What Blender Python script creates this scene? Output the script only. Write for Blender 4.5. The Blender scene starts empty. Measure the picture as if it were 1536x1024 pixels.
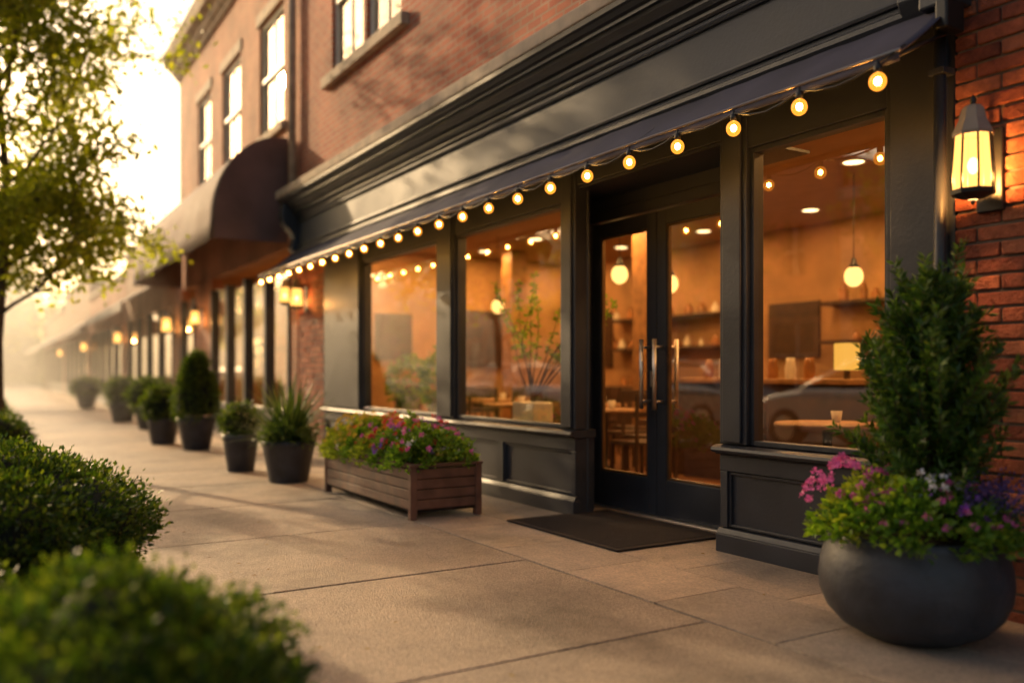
import bpy, bmesh, math, random
import numpy as np
from mathutils import Vector, noise
random.seed(7); rng=np.random.default_rng(7)
S=bpy.context.scene
S.view_settings.view_transform='Standard'
try: S.view_settings.look='None'
except Exception: pass
S.view_settings.exposure=0
COL=S.collection

# ---------------------------------------------------------------- materials
def newmat(name):
    m=bpy.data.materials.new(name); m.use_nodes=True
    nt=m.node_tree
    return m,nt,nt.nodes['Principled BSDF'],nt.nodes['Material Output']
def N(nt,t,**kw):
    n=nt.nodes.new(t)
    for k,v in kw.items(): setattr(n,k,v)
    return n
def ramp(nt,stops):
    r=N(nt,'ShaderNodeValToRGB'); e=r.color_ramp.elements
    while len(e)<len(stops): e.new(0.5)
    for i,(p,c) in enumerate(stops):
        e[i].position=p; e[i].color=(*c,1)
    return r
def simple(name,c,rough=.5,metal=0,var=.25,scale=6,bump=.15,bscale=60,spec=.5,dist=.01):
    m,nt,b,o=newmat(name)
    g=N(nt,'ShaderNodeNewGeometry')
    n=N(nt,'ShaderNodeTexNoise'); n.inputs['Scale'].default_value=scale; n.inputs['Detail'].default_value=6
    nt.links.new(g.outputs['Position'],n.inputs['Vector'])
    lo=tuple(x*(1-var) for x in c); hi=tuple(min(1,x*(1+var)) for x in c)
    r=ramp(nt,[(.3,lo),(.7,hi)])
    nt.links.new(n.outputs['Fac'],r.inputs['Fac']); nt.links.new(r.outputs['Color'],b.inputs['Base Color'])
    rr=N(nt,'ShaderNodeMapRange'); rr.inputs['To Min'].default_value=max(rough-.1,.02); rr.inputs['To Max'].default_value=min(rough+.12,1)
    nt.links.new(n.outputs['Fac'],rr.inputs['Value']); nt.links.new(rr.outputs[0],b.inputs['Roughness'])
    b.inputs['Metallic'].default_value=metal
    b.inputs['Specular IOR Level'].default_value=spec
    if bump>0:
        n2=N(nt,'ShaderNodeTexNoise'); n2.inputs['Scale'].default_value=bscale; n2.inputs['Detail'].default_value=5
        nt.links.new(g.outputs['Position'],n2.inputs['Vector'])
        bp=N(nt,'ShaderNodeBump'); bp.inputs['Strength'].default_value=bump; bp.inputs['Distance'].default_value=dist
        nt.links.new(n2.outputs['Fac'],bp.inputs['Height']); nt.links.new(bp.outputs['Normal'],b.inputs['Normal'])
    return m
def emit(name,c,s,transp=0):
    m,nt,b,o=newmat(name); nt.nodes.remove(b)
    e=N(nt,'ShaderNodeEmission'); e.inputs['Color'].default_value=(*c,1); e.inputs['Strength'].default_value=s
    if transp:
        t=N(nt,'ShaderNodeBsdfTransparent'); t.inputs[0].default_value=(1,.85,.6,1); x=N(nt,'ShaderNodeMixShader'); x.inputs[0].default_value=transp
        nt.links.new(e.outputs[0],x.inputs[1]); nt.links.new(t.outputs[0],x.inputs[2]); nt.links.new(x.outputs[0],o.inputs['Surface'])
    else: nt.links.new(e.outputs[0],o.inputs['Surface'])
    return m
def leafmat(name,c0,c1,c2,tr=.35,rough=.45):
    m,nt,b,o=newmat(name)
    g=N(nt,'ShaderNodeNewGeometry')
    n=N(nt,'ShaderNodeTexNoise'); n.inputs['Scale'].default_value=7; n.inputs['Detail'].default_value=2
    nt.links.new(g.outputs['Position'],n.inputs['Vector'])
    a=N(nt,'ShaderNodeMath',operation='MULTIPLY_ADD'); a.inputs[1].default_value=.65
    s=N(nt,'ShaderNodeMath',operation='MULTIPLY'); s.inputs[1].default_value=.4
    nt.links.new(n.outputs['Fac'],s.inputs[0])
    nt.links.new(g.outputs['Random Per Island'],a.inputs[0]); nt.links.new(s.outputs[0],a.inputs[2])
    r=ramp(nt,[(.15,c0),(.55,c1),(.95,c2)])
    nt.links.new(a.outputs[0],r.inputs['Fac']); nt.links.new(r.outputs['Color'],b.inputs['Base Color'])
    b.inputs['Roughness'].default_value=rough; b.inputs['Specular IOR Level'].default_value=.35
    t=N(nt,'ShaderNodeBsdfTranslucent'); mx=N(nt,'ShaderNodeMixShader'); mx.inputs[0].default_value=tr
    h=N(nt,'ShaderNodeMixRGB',blend_type='MULTIPLY'); h.inputs[0].default_value=1; h.inputs[2].default_value=(2.0,2.0,.6,1)
    nt.links.new(r.outputs['Color'],h.inputs[1]); nt.links.new(h.outputs[0],t.inputs['Color'])
    nt.links.new(b.outputs[0],mx.inputs[1]); nt.links.new(t.outputs[0],mx.inputs[2]); nt.links.new(mx.outputs[0],o.inputs['Surface'])
    return m
def petal(name,c):
    m,nt,b,o=newmat(name)
    g=N(nt,'ShaderNodeNewGeometry')
    r=ramp(nt,[(0,tuple(x*.7 for x in c)),(1,tuple(min(1,x*1.15) for x in c))])
    nt.links.new(g.outputs['Random Per Island'],r.inputs['Fac']); nt.links.new(r.outputs['Color'],b.inputs['Base Color'])
    b.inputs['Roughness'].default_value=.6
    t=N(nt,'ShaderNodeBsdfTranslucent'); mx=N(nt,'ShaderNodeMixShader'); mx.inputs[0].default_value=.35
    nt.links.new(r.outputs['Color'],t.inputs['Color'])
    nt.links.new(b.outputs[0],mx.inputs[1]); nt.links.new(t.outputs[0],mx.inputs[2]); nt.links.new(mx.outputs[0],o.inputs['Surface'])
    return m
def brickmat(name,c1,c2,mortar,bump=.8):
    m,nt,b,o=newmat(name)
    g=N(nt,'ShaderNodeNewGeometry'); sp=N(nt,'ShaderNodeSeparateXYZ'); nt.links.new(g.outputs['Position'],sp.inputs[0])
    ad=N(nt,'ShaderNodeMath',operation='ADD'); nt.links.new(sp.outputs[0],ad.inputs[0]); nt.links.new(sp.outputs[1],ad.inputs[1])
    cb=N(nt,'ShaderNodeCombineXYZ'); nt.links.new(ad.outputs[0],cb.inputs[0]); nt.links.new(sp.outputs[2],cb.inputs[1])
    w=N(nt,'ShaderNodeTexNoise'); w.inputs['Scale'].default_value=25; nt.links.new(g.outputs['Position'],w.inputs['Vector'])
    wv=N(nt,'ShaderNodeVectorMath',operation='MULTIPLY_ADD'); wv.inputs[1].default_value=(.006,.006,0)
    nt.links.new(w.outputs['Color'],wv.inputs[0]); nt.links.new(cb.outputs[0],wv.inputs[2])
    br=N(nt,'ShaderNodeTexBrick'); br.inputs['Scale'].default_value=1
    br.inputs['Brick Width'].default_value=.215; br.inputs['Row Height'].default_value=.075
    br.inputs['Mortar Size'].default_value=.009; br.inputs['Mortar Smooth'].default_value=.2; br.inputs['Bias'].default_value=0
    br.inputs['Color1'].default_value=(*c1,1); br.inputs['Color2'].default_value=(*c2,1); br.inputs['Mortar'].default_value=(*mortar,1)
    nt.links.new(wv.outputs[0],br.inputs['Vector'])
    n=N(nt,'ShaderNodeTexNoise'); n.inputs['Scale'].default_value=1.3; n.inputs['Detail'].default_value=8
    nt.links.new(g.outputs['Position'],n.inputs['Vector'])
    r=ramp(nt,[(.3,(.65,.65,.65)),(.7,(1.2,1.17,1.15))]); nt.links.new(n.outputs['Fac'],r.inputs['Fac'])
    mx=N(nt,'ShaderNodeMixRGB',blend_type='MULTIPLY'); mx.inputs[0].default_value=1
    nt.links.new(br.outputs['Color'],mx.inputs[1]); nt.links.new(r.outputs[0],mx.inputs[2]); nt.links.new(mx.outputs[0],b.inputs['Base Color'])
    b.inputs['Roughness'].default_value=.85
    n2=N(nt,'ShaderNodeTexNoise'); n2.inputs['Scale'].default_value=90; nt.links.new(g.outputs['Position'],n2.inputs['Vector'])
    h=N(nt,'ShaderNodeMath',operation='MULTIPLY_ADD'); h.inputs[1].default_value=-1; 
    s=N(nt,'ShaderNodeMath',operation='MULTIPLY'); s.inputs[1].default_value=.35; nt.links.new(n2.outputs['Fac'],s.inputs[0])
    nt.links.new(br.outputs['Fac'],h.inputs[0]); nt.links.new(s.outputs[0],h.inputs[2])
    bp=N(nt,'ShaderNodeBump'); bp.inputs['Strength'].default_value=bump; bp.inputs['Distance'].default_value=.02
    nt.links.new(h.outputs[0],bp.inputs['Height']); nt.links.new(bp.outputs['Normal'],b.inputs['Normal'])
    return m
def islandmat(name,stops,rough=.85,bscale=70,bump=.5,nscale=9,dist=.008):
    m,nt,b,o=newmat(name)
    g=N(nt,'ShaderNodeNewGeometry'); r=ramp(nt,stops); nt.links.new(g.outputs['Random Per Island'],r.inputs['Fac'])
    n=N(nt,'ShaderNodeTexNoise'); n.inputs['Scale'].default_value=nscale; n.inputs['Detail'].default_value=8; n.inputs['Roughness'].default_value=.65
    nt.links.new(g.outputs['Position'],n.inputs['Vector'])
    r2=ramp(nt,[(.3,(.55,.55,.55)),(.7,(1.3,1.3,1.3))]); nt.links.new(n.outputs['Fac'],r2.inputs['Fac'])
    mx=N(nt,'ShaderNodeMixRGB',blend_type='MULTIPLY'); mx.inputs[0].default_value=1
    nt.links.new(r.outputs[0],mx.inputs[1]); nt.links.new(r2.outputs[0],mx.inputs[2]); nt.links.new(mx.outputs[0],b.inputs['Base Color'])
    b.inputs['Roughness'].default_value=rough
    n2=N(nt,'ShaderNodeTexNoise'); n2.inputs['Scale'].default_value=bscale; n2.inputs['Detail'].default_value=6; n2.inputs['Roughness'].default_value=.7; nt.links.new(g.outputs['Position'],n2.inputs['Vector'])
    bp=N(nt,'ShaderNodeBump'); bp.inputs['Strength'].default_value=bump; bp.inputs['Distance'].default_value=dist
    nt.links.new(n2.outputs['Fac'],bp.inputs['Height']); nt.links.new(bp.outputs['Normal'],b.inputs['Normal'])
    return m
def concretemat(name,base,speck=.5,rough=.6,vs=240):
    m,nt,b,o=newmat(name)
    g=N(nt,'ShaderNodeNewGeometry')
    n=N(nt,'ShaderNodeTexNoise'); n.inputs['Scale'].default_value=1.1; n.inputs['Detail'].default_value=9; n.inputs['Roughness'].default_value=.68
    nt.links.new(g.outputs['Position'],n.inputs['Vector'])
    r=ramp(nt,[(.32,tuple(x*.5 for x in base)),(.5,base),(.70,tuple(x*1.35 for x in base))]); nt.links.new(n.outputs['Fac'],r.inputs['Fac'])
    v=N(nt,'ShaderNodeTexVoronoi'); v.inputs['Scale'].default_value=vs; nt.links.new(g.outputs['Position'],v.inputs['Vector'])
    bw=N(nt,'ShaderNodeRGBToBW'); nt.links.new(v.outputs['Color'],bw.inputs[0])
    r2=ramp(nt,[(.15,(1-speck,)*3),(.5,(1,1,1)),(.85,(1+speck,1+speck*.95,1+speck*.85))]); nt.links.new(bw.outputs[0],r2.inputs['Fac'])
    mx=N(nt,'ShaderNodeMixRGB',blend_type='MULTIPLY'); mx.inputs[0].default_value=1
    nt.links.new(r.outputs[0],mx.inputs[1]); nt.links.new(r2.outputs[0],mx.inputs[2])
    ri=ramp(nt,[(0,(.78,.78,.78)),(1,(1.14,1.1,1.05))]); nt.links.new(g.outputs['Random Per Island'],ri.inputs['Fac'])
    mx2=N(nt,'ShaderNodeMixRGB',blend_type='MULTIPLY'); mx2.inputs[0].default_value=1
    nt.links.new(mx.outputs[0],mx2.inputs[1]); nt.links.new(ri.outputs[0],mx2.inputs[2]); nt.links.new(mx2.outputs[0],b.inputs['Base Color'])
    rr=N(nt,'ShaderNodeMapRange'); rr.inputs['To Min'].default_value=rough-.14; rr.inputs['To Max'].default_value=rough+.15
    nt.links.new(n.outputs['Fac'],rr.inputs['Value']); nt.links.new(rr.outputs[0],b.inputs['Roughness'])
    n3=N(nt,'ShaderNodeTexNoise'); n3.inputs['Scale'].default_value=90; n3.inputs['Detail'].default_value=6; n3.inputs['Roughness'].default_value=.65; nt.links.new(g.outputs['Position'],n3.inputs['Vector'])
    bp=N(nt,'ShaderNodeBump'); bp.inputs['Strength'].default_value=.9; bp.inputs['Distance'].default_value=.016
    nt.links.new(n3.outputs['Fac'],bp.inputs['Height']); nt.links.new(bp.outputs['Normal'],b.inputs['Normal'])
    return m
def glassmat(name,tint=(1,.95,.86),k=1.7,a=.05):
    """thin pane: transparent + mirror, Schlick reflectance that is the same from both sides"""
    m,nt,b,o=newmat(name); nt.nodes.remove(b)
    ge=N(nt,'ShaderNodeNewGeometry')
    dt=N(nt,'ShaderNodeVectorMath',operation='DOT_PRODUCT'); nt.links.new(ge.outputs['Normal'],dt.inputs[0]); nt.links.new(ge.outputs['Incoming'],dt.inputs[1])
    ab=N(nt,'ShaderNodeMath',operation='ABSOLUTE'); nt.links.new(dt.outputs['Value'],ab.inputs[0])
    om=N(nt,'ShaderNodeMath',operation='SUBTRACT'); om.inputs[0].default_value=1; nt.links.new(ab.outputs[0],om.inputs[1])
    pw=N(nt,'ShaderNodeMath',operation='POWER'); pw.inputs[1].default_value=5; nt.links.new(om.outputs[0],pw.inputs[0])
    sc=N(nt,'ShaderNodeMath',operation='MULTIPLY_ADD'); sc.inputs[1].default_value=.96; sc.inputs[2].default_value=.04; nt.links.new(pw.outputs[0],sc.inputs[0])
    ma=N(nt,'ShaderNodeMath',operation='MULTIPLY_ADD',use_clamp=True); ma.inputs[1].default_value=k; ma.inputs[2].default_value=a
    nt.links.new(sc.outputs[0],ma.inputs[0])
    t=N(nt,'ShaderNodeBsdfTransparent'); t.inputs['Color'].default_value=(*tint,1)
    g=N(nt,'ShaderNodeBsdfGlossy'); g.inputs['Roughness'].default_value=.01; g.inputs['Color'].default_value=(1,.95,.87,1)
    n=N(nt,'ShaderNodeTexNoise'); n.inputs['Scale'].default_value=1.6; nt.links.new(ge.outputs['Position'],n.inputs['Vector'])
    bp=N(nt,'ShaderNodeBump'); bp.inputs['Strength'].default_value=.12; bp.inputs['Distance'].default_value=.01
    nt.links.new(n.outputs['Fac'],bp.inputs['Height']); nt.links.new(bp.outputs['Normal'],g.inputs['Normal'])
    mx=N(nt,'ShaderNodeMixShader'); nt.links.new(ma.outputs[0],mx.inputs[0]); nt.links.new(t.outputs[0],mx.inputs[1]); nt.links.new(g.outputs[0],mx.inputs[2])
    nt.links.new(mx.outputs[0],o.inputs['Surface']); return m

M=dict(
 paint=simple('charcoal_paint',(.028,.032,.042),.42,var=.25,scale=3,bump=.14,bscale=45),
 paint2=simple('charcoal_paint_fascia',(.042,.049,.067),.58,var=.22,scale=2,bump=.16,bscale=40),
 awn=simple('awning_canvas',(.050,.047,.080),.8,var=.3,scale=3,bump=.3,bscale=300,dist=.003),
 awnB=simple('maroon_canvas',(.14,.085,.078),.8,var=.25,scale=2,bump=.2,bscale=200),
 awnC=simple('grey_canvas',(.42,.37,.31),.85,var=.15,scale=2,bump=.1),
 metal=simple('brushed_steel',(.82,.74,.64),.38,1,var=.08,scale=30,bump=.03),
 rim=simple('awning_rail_metal',(.40,.34,.30),.35,.8,var=.1,bump=.03),
 black=simple('black_plastic',(.01,.01,.011),.45,var=.2,bump=.05),
 stone=simple('limestone',(.46,.36,.27),.85,var=.3,scale=5,bump=.35,bscale=50),
 mortar=simple('mortar',(.14,.10,.08),.95,var=.25,scale=12,bump=.5,bscale=120),
 bricks=islandmat('clay_bricks',[(0,(.19,.042,.022)),(.35,(.33,.080,.038)),(.7,(.40,.115,.055)),(.93,(.45,.16,.08)),(1,(.13,.035,.024))],.8,42,1,14,.028),
 brick=brickmat('brick_wall_red',(.37,.082,.040),(.48,.135,.066),(.40,.27,.19)),
 brickB=brickmat('brick_wall_tan',(.45,.17,.095),(.50,.22,.12),(.38,.26,.18)),
 brickC=brickmat('brick_wall_brown',(.40,.21,.13),(.44,.26,.16),(.34,.27,.2)),
 white=simple('window_white_paint',(.74,.68,.58),.5,var=.08,bump=.03),
 concrete=concretemat('sidewalk_concrete',(.385,.305,.238),.5,.50),
 tile=concretemat('paving_stone',(.47,.375,.295),.18,.45,vs=90),
 asphalt=concretemat('asphalt',(.055,.053,.05),.4,.75),
 kerb=concretemat('kerb_concrete',(.34,.29,.24),.15,.7),
 soil=simple('soil',(.030,.020,.014),.95,var=.5,scale=30,bump=1,bscale=60,dist=.03),
 grass=simple('lawn_ground',(.055,.075,.025),.95,var=.4,scale=2,bump=.6,bscale=20,dist=.03),
 pot=simple('slate_planter',(.034,.038,.050),.5,var=.4,scale=7,bump=.35,bscale=35),
 boxw=simple('brown_composite_wood',(.15,.070,.046),.5,var=.35,scale=8,bump=.25,bscale=50),
 mat=simple('rubber_doormat',(.030,.020,.016),.9,var=.5,scale=80,bump=1,bscale=220,dist=.008),
 bark=simple('bark',(.09,.06,.04),.9,var=.4,scale=20,bump=.8,bscale=60,dist=.02),
 stem=simple('woody_stem',(.10,.065,.035),.8,var=.3,scale=40,bump=.3),
 glass=glassmat('window_glass',(1,.93,.80),1.6,.16), glassU=glassmat('upper_window_glass',(.75,.72,.66),1.1,.0),
 wallI=simple('interior_plaster',(.42,.24,.115),.8,var=.35,scale=1.5,bump=.05),
 ceilI=simple('interior_ceiling',(.40,.25,.12),.85,var=.1,bump=.03),
 blind=simple('roller_blind',(.42,.38,.32),.8,var=.1,bump=0),
 floorI=simple('wood_floor',(.20,.09,.04),.35,var=.3,scale=4,bump=.05),
 wood=simple('oak_wood',(.32,.16,.065),.45,var=.35,scale=9,bump=.1),
 dwood=simple('dark_wood',(.060,.030,.018),.45,var=.35,scale=9,bump=.1),
 cer=simple('ceramic',(.65,.58,.48),.35,var=.1,bump=0),
 jar=simple('amber_jars',(.30,.12,.03),.25,var=.4,bump=0),
 hot=emit('bulb_hot_core',(1,.62,.20),240),
 lant=emit('lantern_glass_glow',(1,.46,.10),3.2,.3),
 pend=emit('pendant_globe_glow',(1,.58,.18),3), disc=emit('downlight_glow',(1,.74,.38),6),
 lampY=emit('lampshade_glow',(1,.52,.09),1.2),
 rub=simple('tyre_rubber',(.015,.015,.015),.85,var=.2), carg=simple('car_window',(.01,.012,.014),.06,var=.1,bump=0,spec=.8),
 carw=simple('car_paint_white',(.8,.78,.75),.25,var=.03,bump=0), cars=simple('car_paint_silver',(.55,.55,.55),.25,.2,var=.03,bump=0),
 carr=simple('car_paint_dark',(.06,.06,.07),.2,.3,var=.03,bump=0), tail=simple('tail_lamp',(.4,.01,.01),.2,var=.05,bump=0),
 boxwood=leafmat('boxwood_leaf',(.014,.034,.006),(.052,.100,.012),(.19,.23,.03),.36),
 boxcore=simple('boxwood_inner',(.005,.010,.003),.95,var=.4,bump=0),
 tleaf=leafmat('tree_leaf',(.14,.165,.012),(.23,.26,.028),(.36,.34,.05),.6),
 dleaf=leafmat('distant_leaf',(.045,.07,.015),(.085,.12,.03),(.13,.16,.04),.45),
 yew=leafmat('podocarpus_leaf',(.020,.055,.012),(.055,.125,.022),(.18,.26,.05),.3,.35),
 spik=leafmat('spiky_leaf',(.04,.08,.025),(.09,.15,.045),(.18,.23,.08),.3,.4),
 flf=leafmat('bedding_leaf',(.05,.12,.012),(.13,.25,.026),(.27,.38,.05),.4),
 ylf=leafmat('lime_leaf',(.13,.19,.018),(.26,.33,.035),(.42,.46,.07),.45),
 dry=leafmat('fallen_leaf',(.12,.06,.02),(.22,.12,.03),(.30,.22,.06),.2),
 lavl=leafmat('lavender_leaf',(.03,.05,.04),(.05,.08,.06),(.08,.11,.09),.2),
 pink=petal('pink_petal',(.85,.16,.48)), pur=petal('violet_petal',(.36,.10,.65)), whi=petal('white_petal',(.8,.75,.78)),
 red=petal('red_petal',(.75,.05,.04)), ora=petal('orange_petal',(.85,.24,.04)), yel=petal('yellow_petal',(.85,.60,.06)), lav=petal('lavender_petal',(.14,.10,.36)),
)
# ---------------------------------------------------------------- helpers
def group(name):
    e=bpy.data.objects.new(name,None); COL.objects.link(e); e.empty_display_size=.2; return e
def obj(name,me,mat,parent=None,smooth=False):
    o=bpy.data.objects.new(name,me); COL.objects.link(o)
    if mat is not None: me.materials.append(mat)
    if parent: o.parent=parent
    if smooth: me.polygons.foreach_set('use_smooth',[True]*len(me.polygons))
    return o
def mesh(name,v,f,mat,parent=None,smooth=False):
    me=bpy.data.meshes.new(name); me.from_pydata(v,[],f); me.update(); return obj(name,me,mat,parent,smooth)
def bev(o,w=.006,s=2):
    b=o.modifiers.new('bevel','BEVEL'); b.width=w; b.segments=s; b.limit_method='ANGLE'; b.angle_limit=math.radians(40); return o
BF=[(0,1,3,2),(4,6,7,5),(0,4,5,1),(2,3,7,6),(0,2,6,4),(1,5,7,3)]
def boxv(x0,x1,y0,y1,z0,z1): return [(x,y,z) for x in(x0,x1) for y in(y0,y1) for z in(z0,z1)]
def box(name,x0,x1,y0,y1,z0,z1,mat,parent=None,b=.004):
    o=mesh(name,boxv(x0,x1,y0,y1,z0,z1),BF,mat,parent)
    if b: bev(o,b)
    return o
def boxes(name,lst,mat,parent=None,b=.004):
    v=[];f=[]
    for q in lst:
        k=len(v); v+=boxv(*q); f+=[tuple(i+k for i in t) for t in BF]
    o=mesh(name,v,f,mat,parent)
    if b: bev(o,b)
    return o
def lathe(name,prof,mat,parent=None,loc=(0,0,0),seg=40,smooth=True):
    v=[];f=[]
    for r,z in prof:
        for i in range(seg):
            a=2*math.pi*i/seg; v.append((loc[0]+r*math.cos(a),loc[1]+r*math.sin(a),loc[2]+z))
    for j in range(len(prof)-1):
        for i in range(seg):
            i2=(i+1)%seg; f.append((j*seg+i,j*seg+i2,(j+1)*seg+i2,(j+1)*seg+i))
    return mesh(name,v,f,mat,parent,smooth)
def tubes(name,paths,mat,parent=None,seg=8):
    v=[];f=[]
    for pts,rad in paths:
        base=len(v); pts=[Vector(p) for p in pts]
        for i,p in enumerate(pts):
            d=(pts[min(i+1,len(pts)-1)]-pts[max(i-1,0)]).normalized()
            if abs(d.z)<.95: a=d.cross(Vector((0,0,1))).normalized()
            else: a=d.cross(Vector((0,1,0))).normalized()
            c=d.cross(a)
            r=rad[i] if isinstance(rad,(list,tuple)) else rad
            for k in range(seg):
                t=2*math.pi*k/seg; v.append(tuple(p+a*math.cos(t)*r+c*math.sin(t)*r))
        for i in range(len(pts)-1):
            for k in range(seg):
                k2=(k+1)%seg; f.append((base+i*seg+k,base+i*seg+k2,base+(i+1)*seg+k2,base+(i+1)*seg+k))
        f.append(tuple(base+k for k in range(seg))[::-1]); f.append(tuple(base+(len(pts)-1)*seg+k for k in range(seg)))
    return mesh(name,v,f,mat,parent,True)
def extr_y(name,prof,y0,y1,mat,parent=None,n=1,b=0):
    v=[];k=len(prof)
    for j in range(n+1):
        y=y0+(y1-y0)*j/n; v+=[(x,y,z) for x,z in prof]
    f=[]
    for j in range(n):
        for i in range(k):
            i2=(i+1)%k; f.append((j*k+i,j*k+i2,(j+1)*k+i2,(j+1)*k+i))
    f.append(tuple(range(k))[::-1]); f.append(tuple(n*k+i for i in range(k)))
    o=mesh(name,v,f,mat,parent)
    bm=bmesh.new(); bm.from_mesh(o.data); bmesh.ops.recalc_face_normals(bm,faces=bm.faces); bm.to_mesh(o.data); bm.free()
    if b: bev(o,b)
    return o
def unit(a): return a/np.maximum(np.linalg.norm(a,axis=1,keepdims=True),1e-9)
def leaves(name,P,D,L,W,mat,parent=None,fold=.15,wp=.45,flat=False):
    n=len(P); P=np.asarray(P,float); D=unit(np.asarray(D,float))
    R=unit(rng.normal(size=(n,3))) if not flat else np.tile([[0,0,1.]],(n,1))+rng.normal(size=(n,3))*.2
    Sd=unit(np.cross(D,R)); Nn=np.cross(Sd,D)
    L=np.broadcast_to(np.asarray(L,float),(n,))[:,None]; W=np.broadcast_to(np.asarray(W,float),(n,))[:,None]
    V=np.empty((n,4,3)); V[:,0]=P; V[:,1]=P+D*L*wp+Sd*W*.5+Nn*W*fold; V[:,2]=P+D*L-Nn*L*.08; V[:,3]=P+D*L*wp-Sd*W*.5+Nn*W*fold
    V=V.reshape(-1,3)
    idx=(np.arange(n)*4)[:,None]+np.array([0,1,2,0,2,3])[None,:]
    me=bpy.data.meshes.new(name); me.vertices.add(4*n); me.vertices.foreach_set('co',V.ravel())
    me.loops.add(6*n); me.loops.foreach_set('vertex_index',idx.ravel().astype(np.int32))
    me.polygons.add(2*n); me.polygons.foreach_set('loop_start',(np.arange(2*n)*3).astype(np.int32))
    me.polygons.foreach_set('loop_total',np.full(2*n,3,dtype=np.int32)); me.update(calc_edges=True); me.validate()
    return obj(name,me,mat,parent)
def nz(v,s,o=0): return noise.noise(Vector((v[0]*s+o,v[1]*s+o*1.7,v[2]*s-o)))
def shell(c,r,ncl,per,lsize,mat,parent,name='foliage',seed=0,lump=.14,power=1,zmin=None,up=.35,spread=.05,core=None,wl=.5,corescale=.86):
    """clustered leaves over a lumpy ellipsoid"""
    d=unit(rng.normal(size=(ncl,3)))
    k=np.array([1+lump*2*nz(x,1.6,seed)+lump*nz(x,4.2,seed+5)+lump*.6*nz(x,9,seed+9) for x in d])
    dep=1-rng.random(ncl)**2*.16
    rr=np.array(r)[None,:]
    C=np.array(c)[None,:]+d*rr*(k*dep)[:,None]
    if power!=1:
        h=np.clip((C[:,2]-(c[2]-r[2]))/(2*r[2]),0,1); s=(1-h)**power*1.25+.05
        s=np.minimum(s,1.05)
        C[:,0]=c[0]+(d[:,0]*r[0])*s*k*dep/np.maximum(np.sqrt(1-d[:,2]**2),.3); C[:,1]=c[1]+(d[:,1]*r[1])*s*k*dep/np.maximum(np.sqrt(1-d[:,2]**2),.3)
    if zmin is not None:
        keep=C[:,2]>zmin; C=C[keep]; d=d[keep]
    P=np.repeat(C,per,0)+rng.normal(size=(len(C)*per,3))*spread
    Dd=np.repeat(d,per,0)+rng.normal(size=P.shape)*.65; Dd[:,2]+=up
    Ls=lsize*(.6+.8*rng.random(len(P)))
    leaves(name,P,Dd,Ls,Ls*wl,mat,parent)
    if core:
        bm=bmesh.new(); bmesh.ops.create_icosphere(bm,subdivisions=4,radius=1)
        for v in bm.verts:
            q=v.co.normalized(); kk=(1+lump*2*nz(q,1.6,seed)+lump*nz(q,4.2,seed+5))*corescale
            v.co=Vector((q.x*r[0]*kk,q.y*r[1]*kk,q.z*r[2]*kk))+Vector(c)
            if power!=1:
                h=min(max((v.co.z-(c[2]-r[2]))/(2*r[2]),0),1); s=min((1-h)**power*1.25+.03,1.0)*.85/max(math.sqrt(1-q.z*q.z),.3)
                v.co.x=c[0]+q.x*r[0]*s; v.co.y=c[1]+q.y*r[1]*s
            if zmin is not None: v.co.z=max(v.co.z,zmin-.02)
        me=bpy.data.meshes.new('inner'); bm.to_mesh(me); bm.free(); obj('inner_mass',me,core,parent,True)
def flowers(name,C,Nrm,size,mat,parent,petals=5):
    C=np.asarray(C,float); Nrm=unit(np.asarray(Nrm,float)); n=len(C)
    a=unit(np.cross(Nrm,unit(rng.normal(size=(n,3))))); b=np.cross(Nrm,a)
    P=[];D=[]
    for i in range(petals):
        t=2*math.pi*i/petals; D.append(a*math.cos(t)+b*math.sin(t)+Nrm*.25); P.append(C)
    P=np.concatenate(P); D=np.concatenate(D)
    leaves(name,P,D,size*(.8+.4*rng.random(len(P))),size*.85,mat,parent,fold=.05,wp=.62)
def lin(a,b,n): return [a+(b-a)*i/(n-1) for i in range(n)]

# ---------------------------------------------------------------- camera
cam=bpy.data.cameras.new('camera'); co=bpy.data.objects.new('camera',cam); COL.objects.link(co); S.camera=co
co.location=(0,0,1.1); co.rotation_euler=(math.radians(90),0,-math.atan(796/1300))
cam.sensor_width=36; cam.lens=36*1300/1536; cam.shift_y=48/1536; cam.clip_end=2000; cam.clip_start=.05
cam.dof.use_dof=True; cam.dof.focus_distance=4.9; cam.dof.aperture_fstop=cam.lens/44
cam.dof.aperture_blades=0

# ---------------------------------------------------------------- sky, sun
SE=18; SAZ=-17   # azimuth from +Y toward +X in degrees
w=bpy.data.worlds.new('World'); S.world=w; w.use_nodes=True; nt=w.node_tree
bg=nt.nodes['Background']; sky=N(nt,'ShaderNodeTexSky',sky_type='NISHITA'); sky.sun_disc=False
sky.sun_elevation=math.radians(SE); sky.sun_rotation=math.radians(SAZ); sky.dust_density=5; sky.air_density=1.1; sky.ozone_density=1
mx=N(nt,'ShaderNodeMixRGB',blend_type='MULTIPLY'); mx.inputs[0].default_value=1; mx.inputs[2].default_value=(1.55,1.36,1.14,1)
nt.links.new(sky.outputs[0],mx.inputs[1]); nt.links.new(mx.outputs[0],bg.inputs['Color']); bg.inputs['Strength'].default_value=.15
sl=bpy.data.lights.new('sun','SUN'); sl.energy=5; sl.angle=math.radians(.8); sl.color=(1,.70,.38)
so=bpy.data.objects.new('sun',sl); COL.objects.link(so)
az=math.radians(SAZ); el=math.radians(SE)
sd=Vector((math.sin(az)*math.cos(el),math.cos(az)*math.cos(el),math.sin(el)))
so.rotation_euler=sd.to_track_quat('Z','Y').to_euler()

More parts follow.
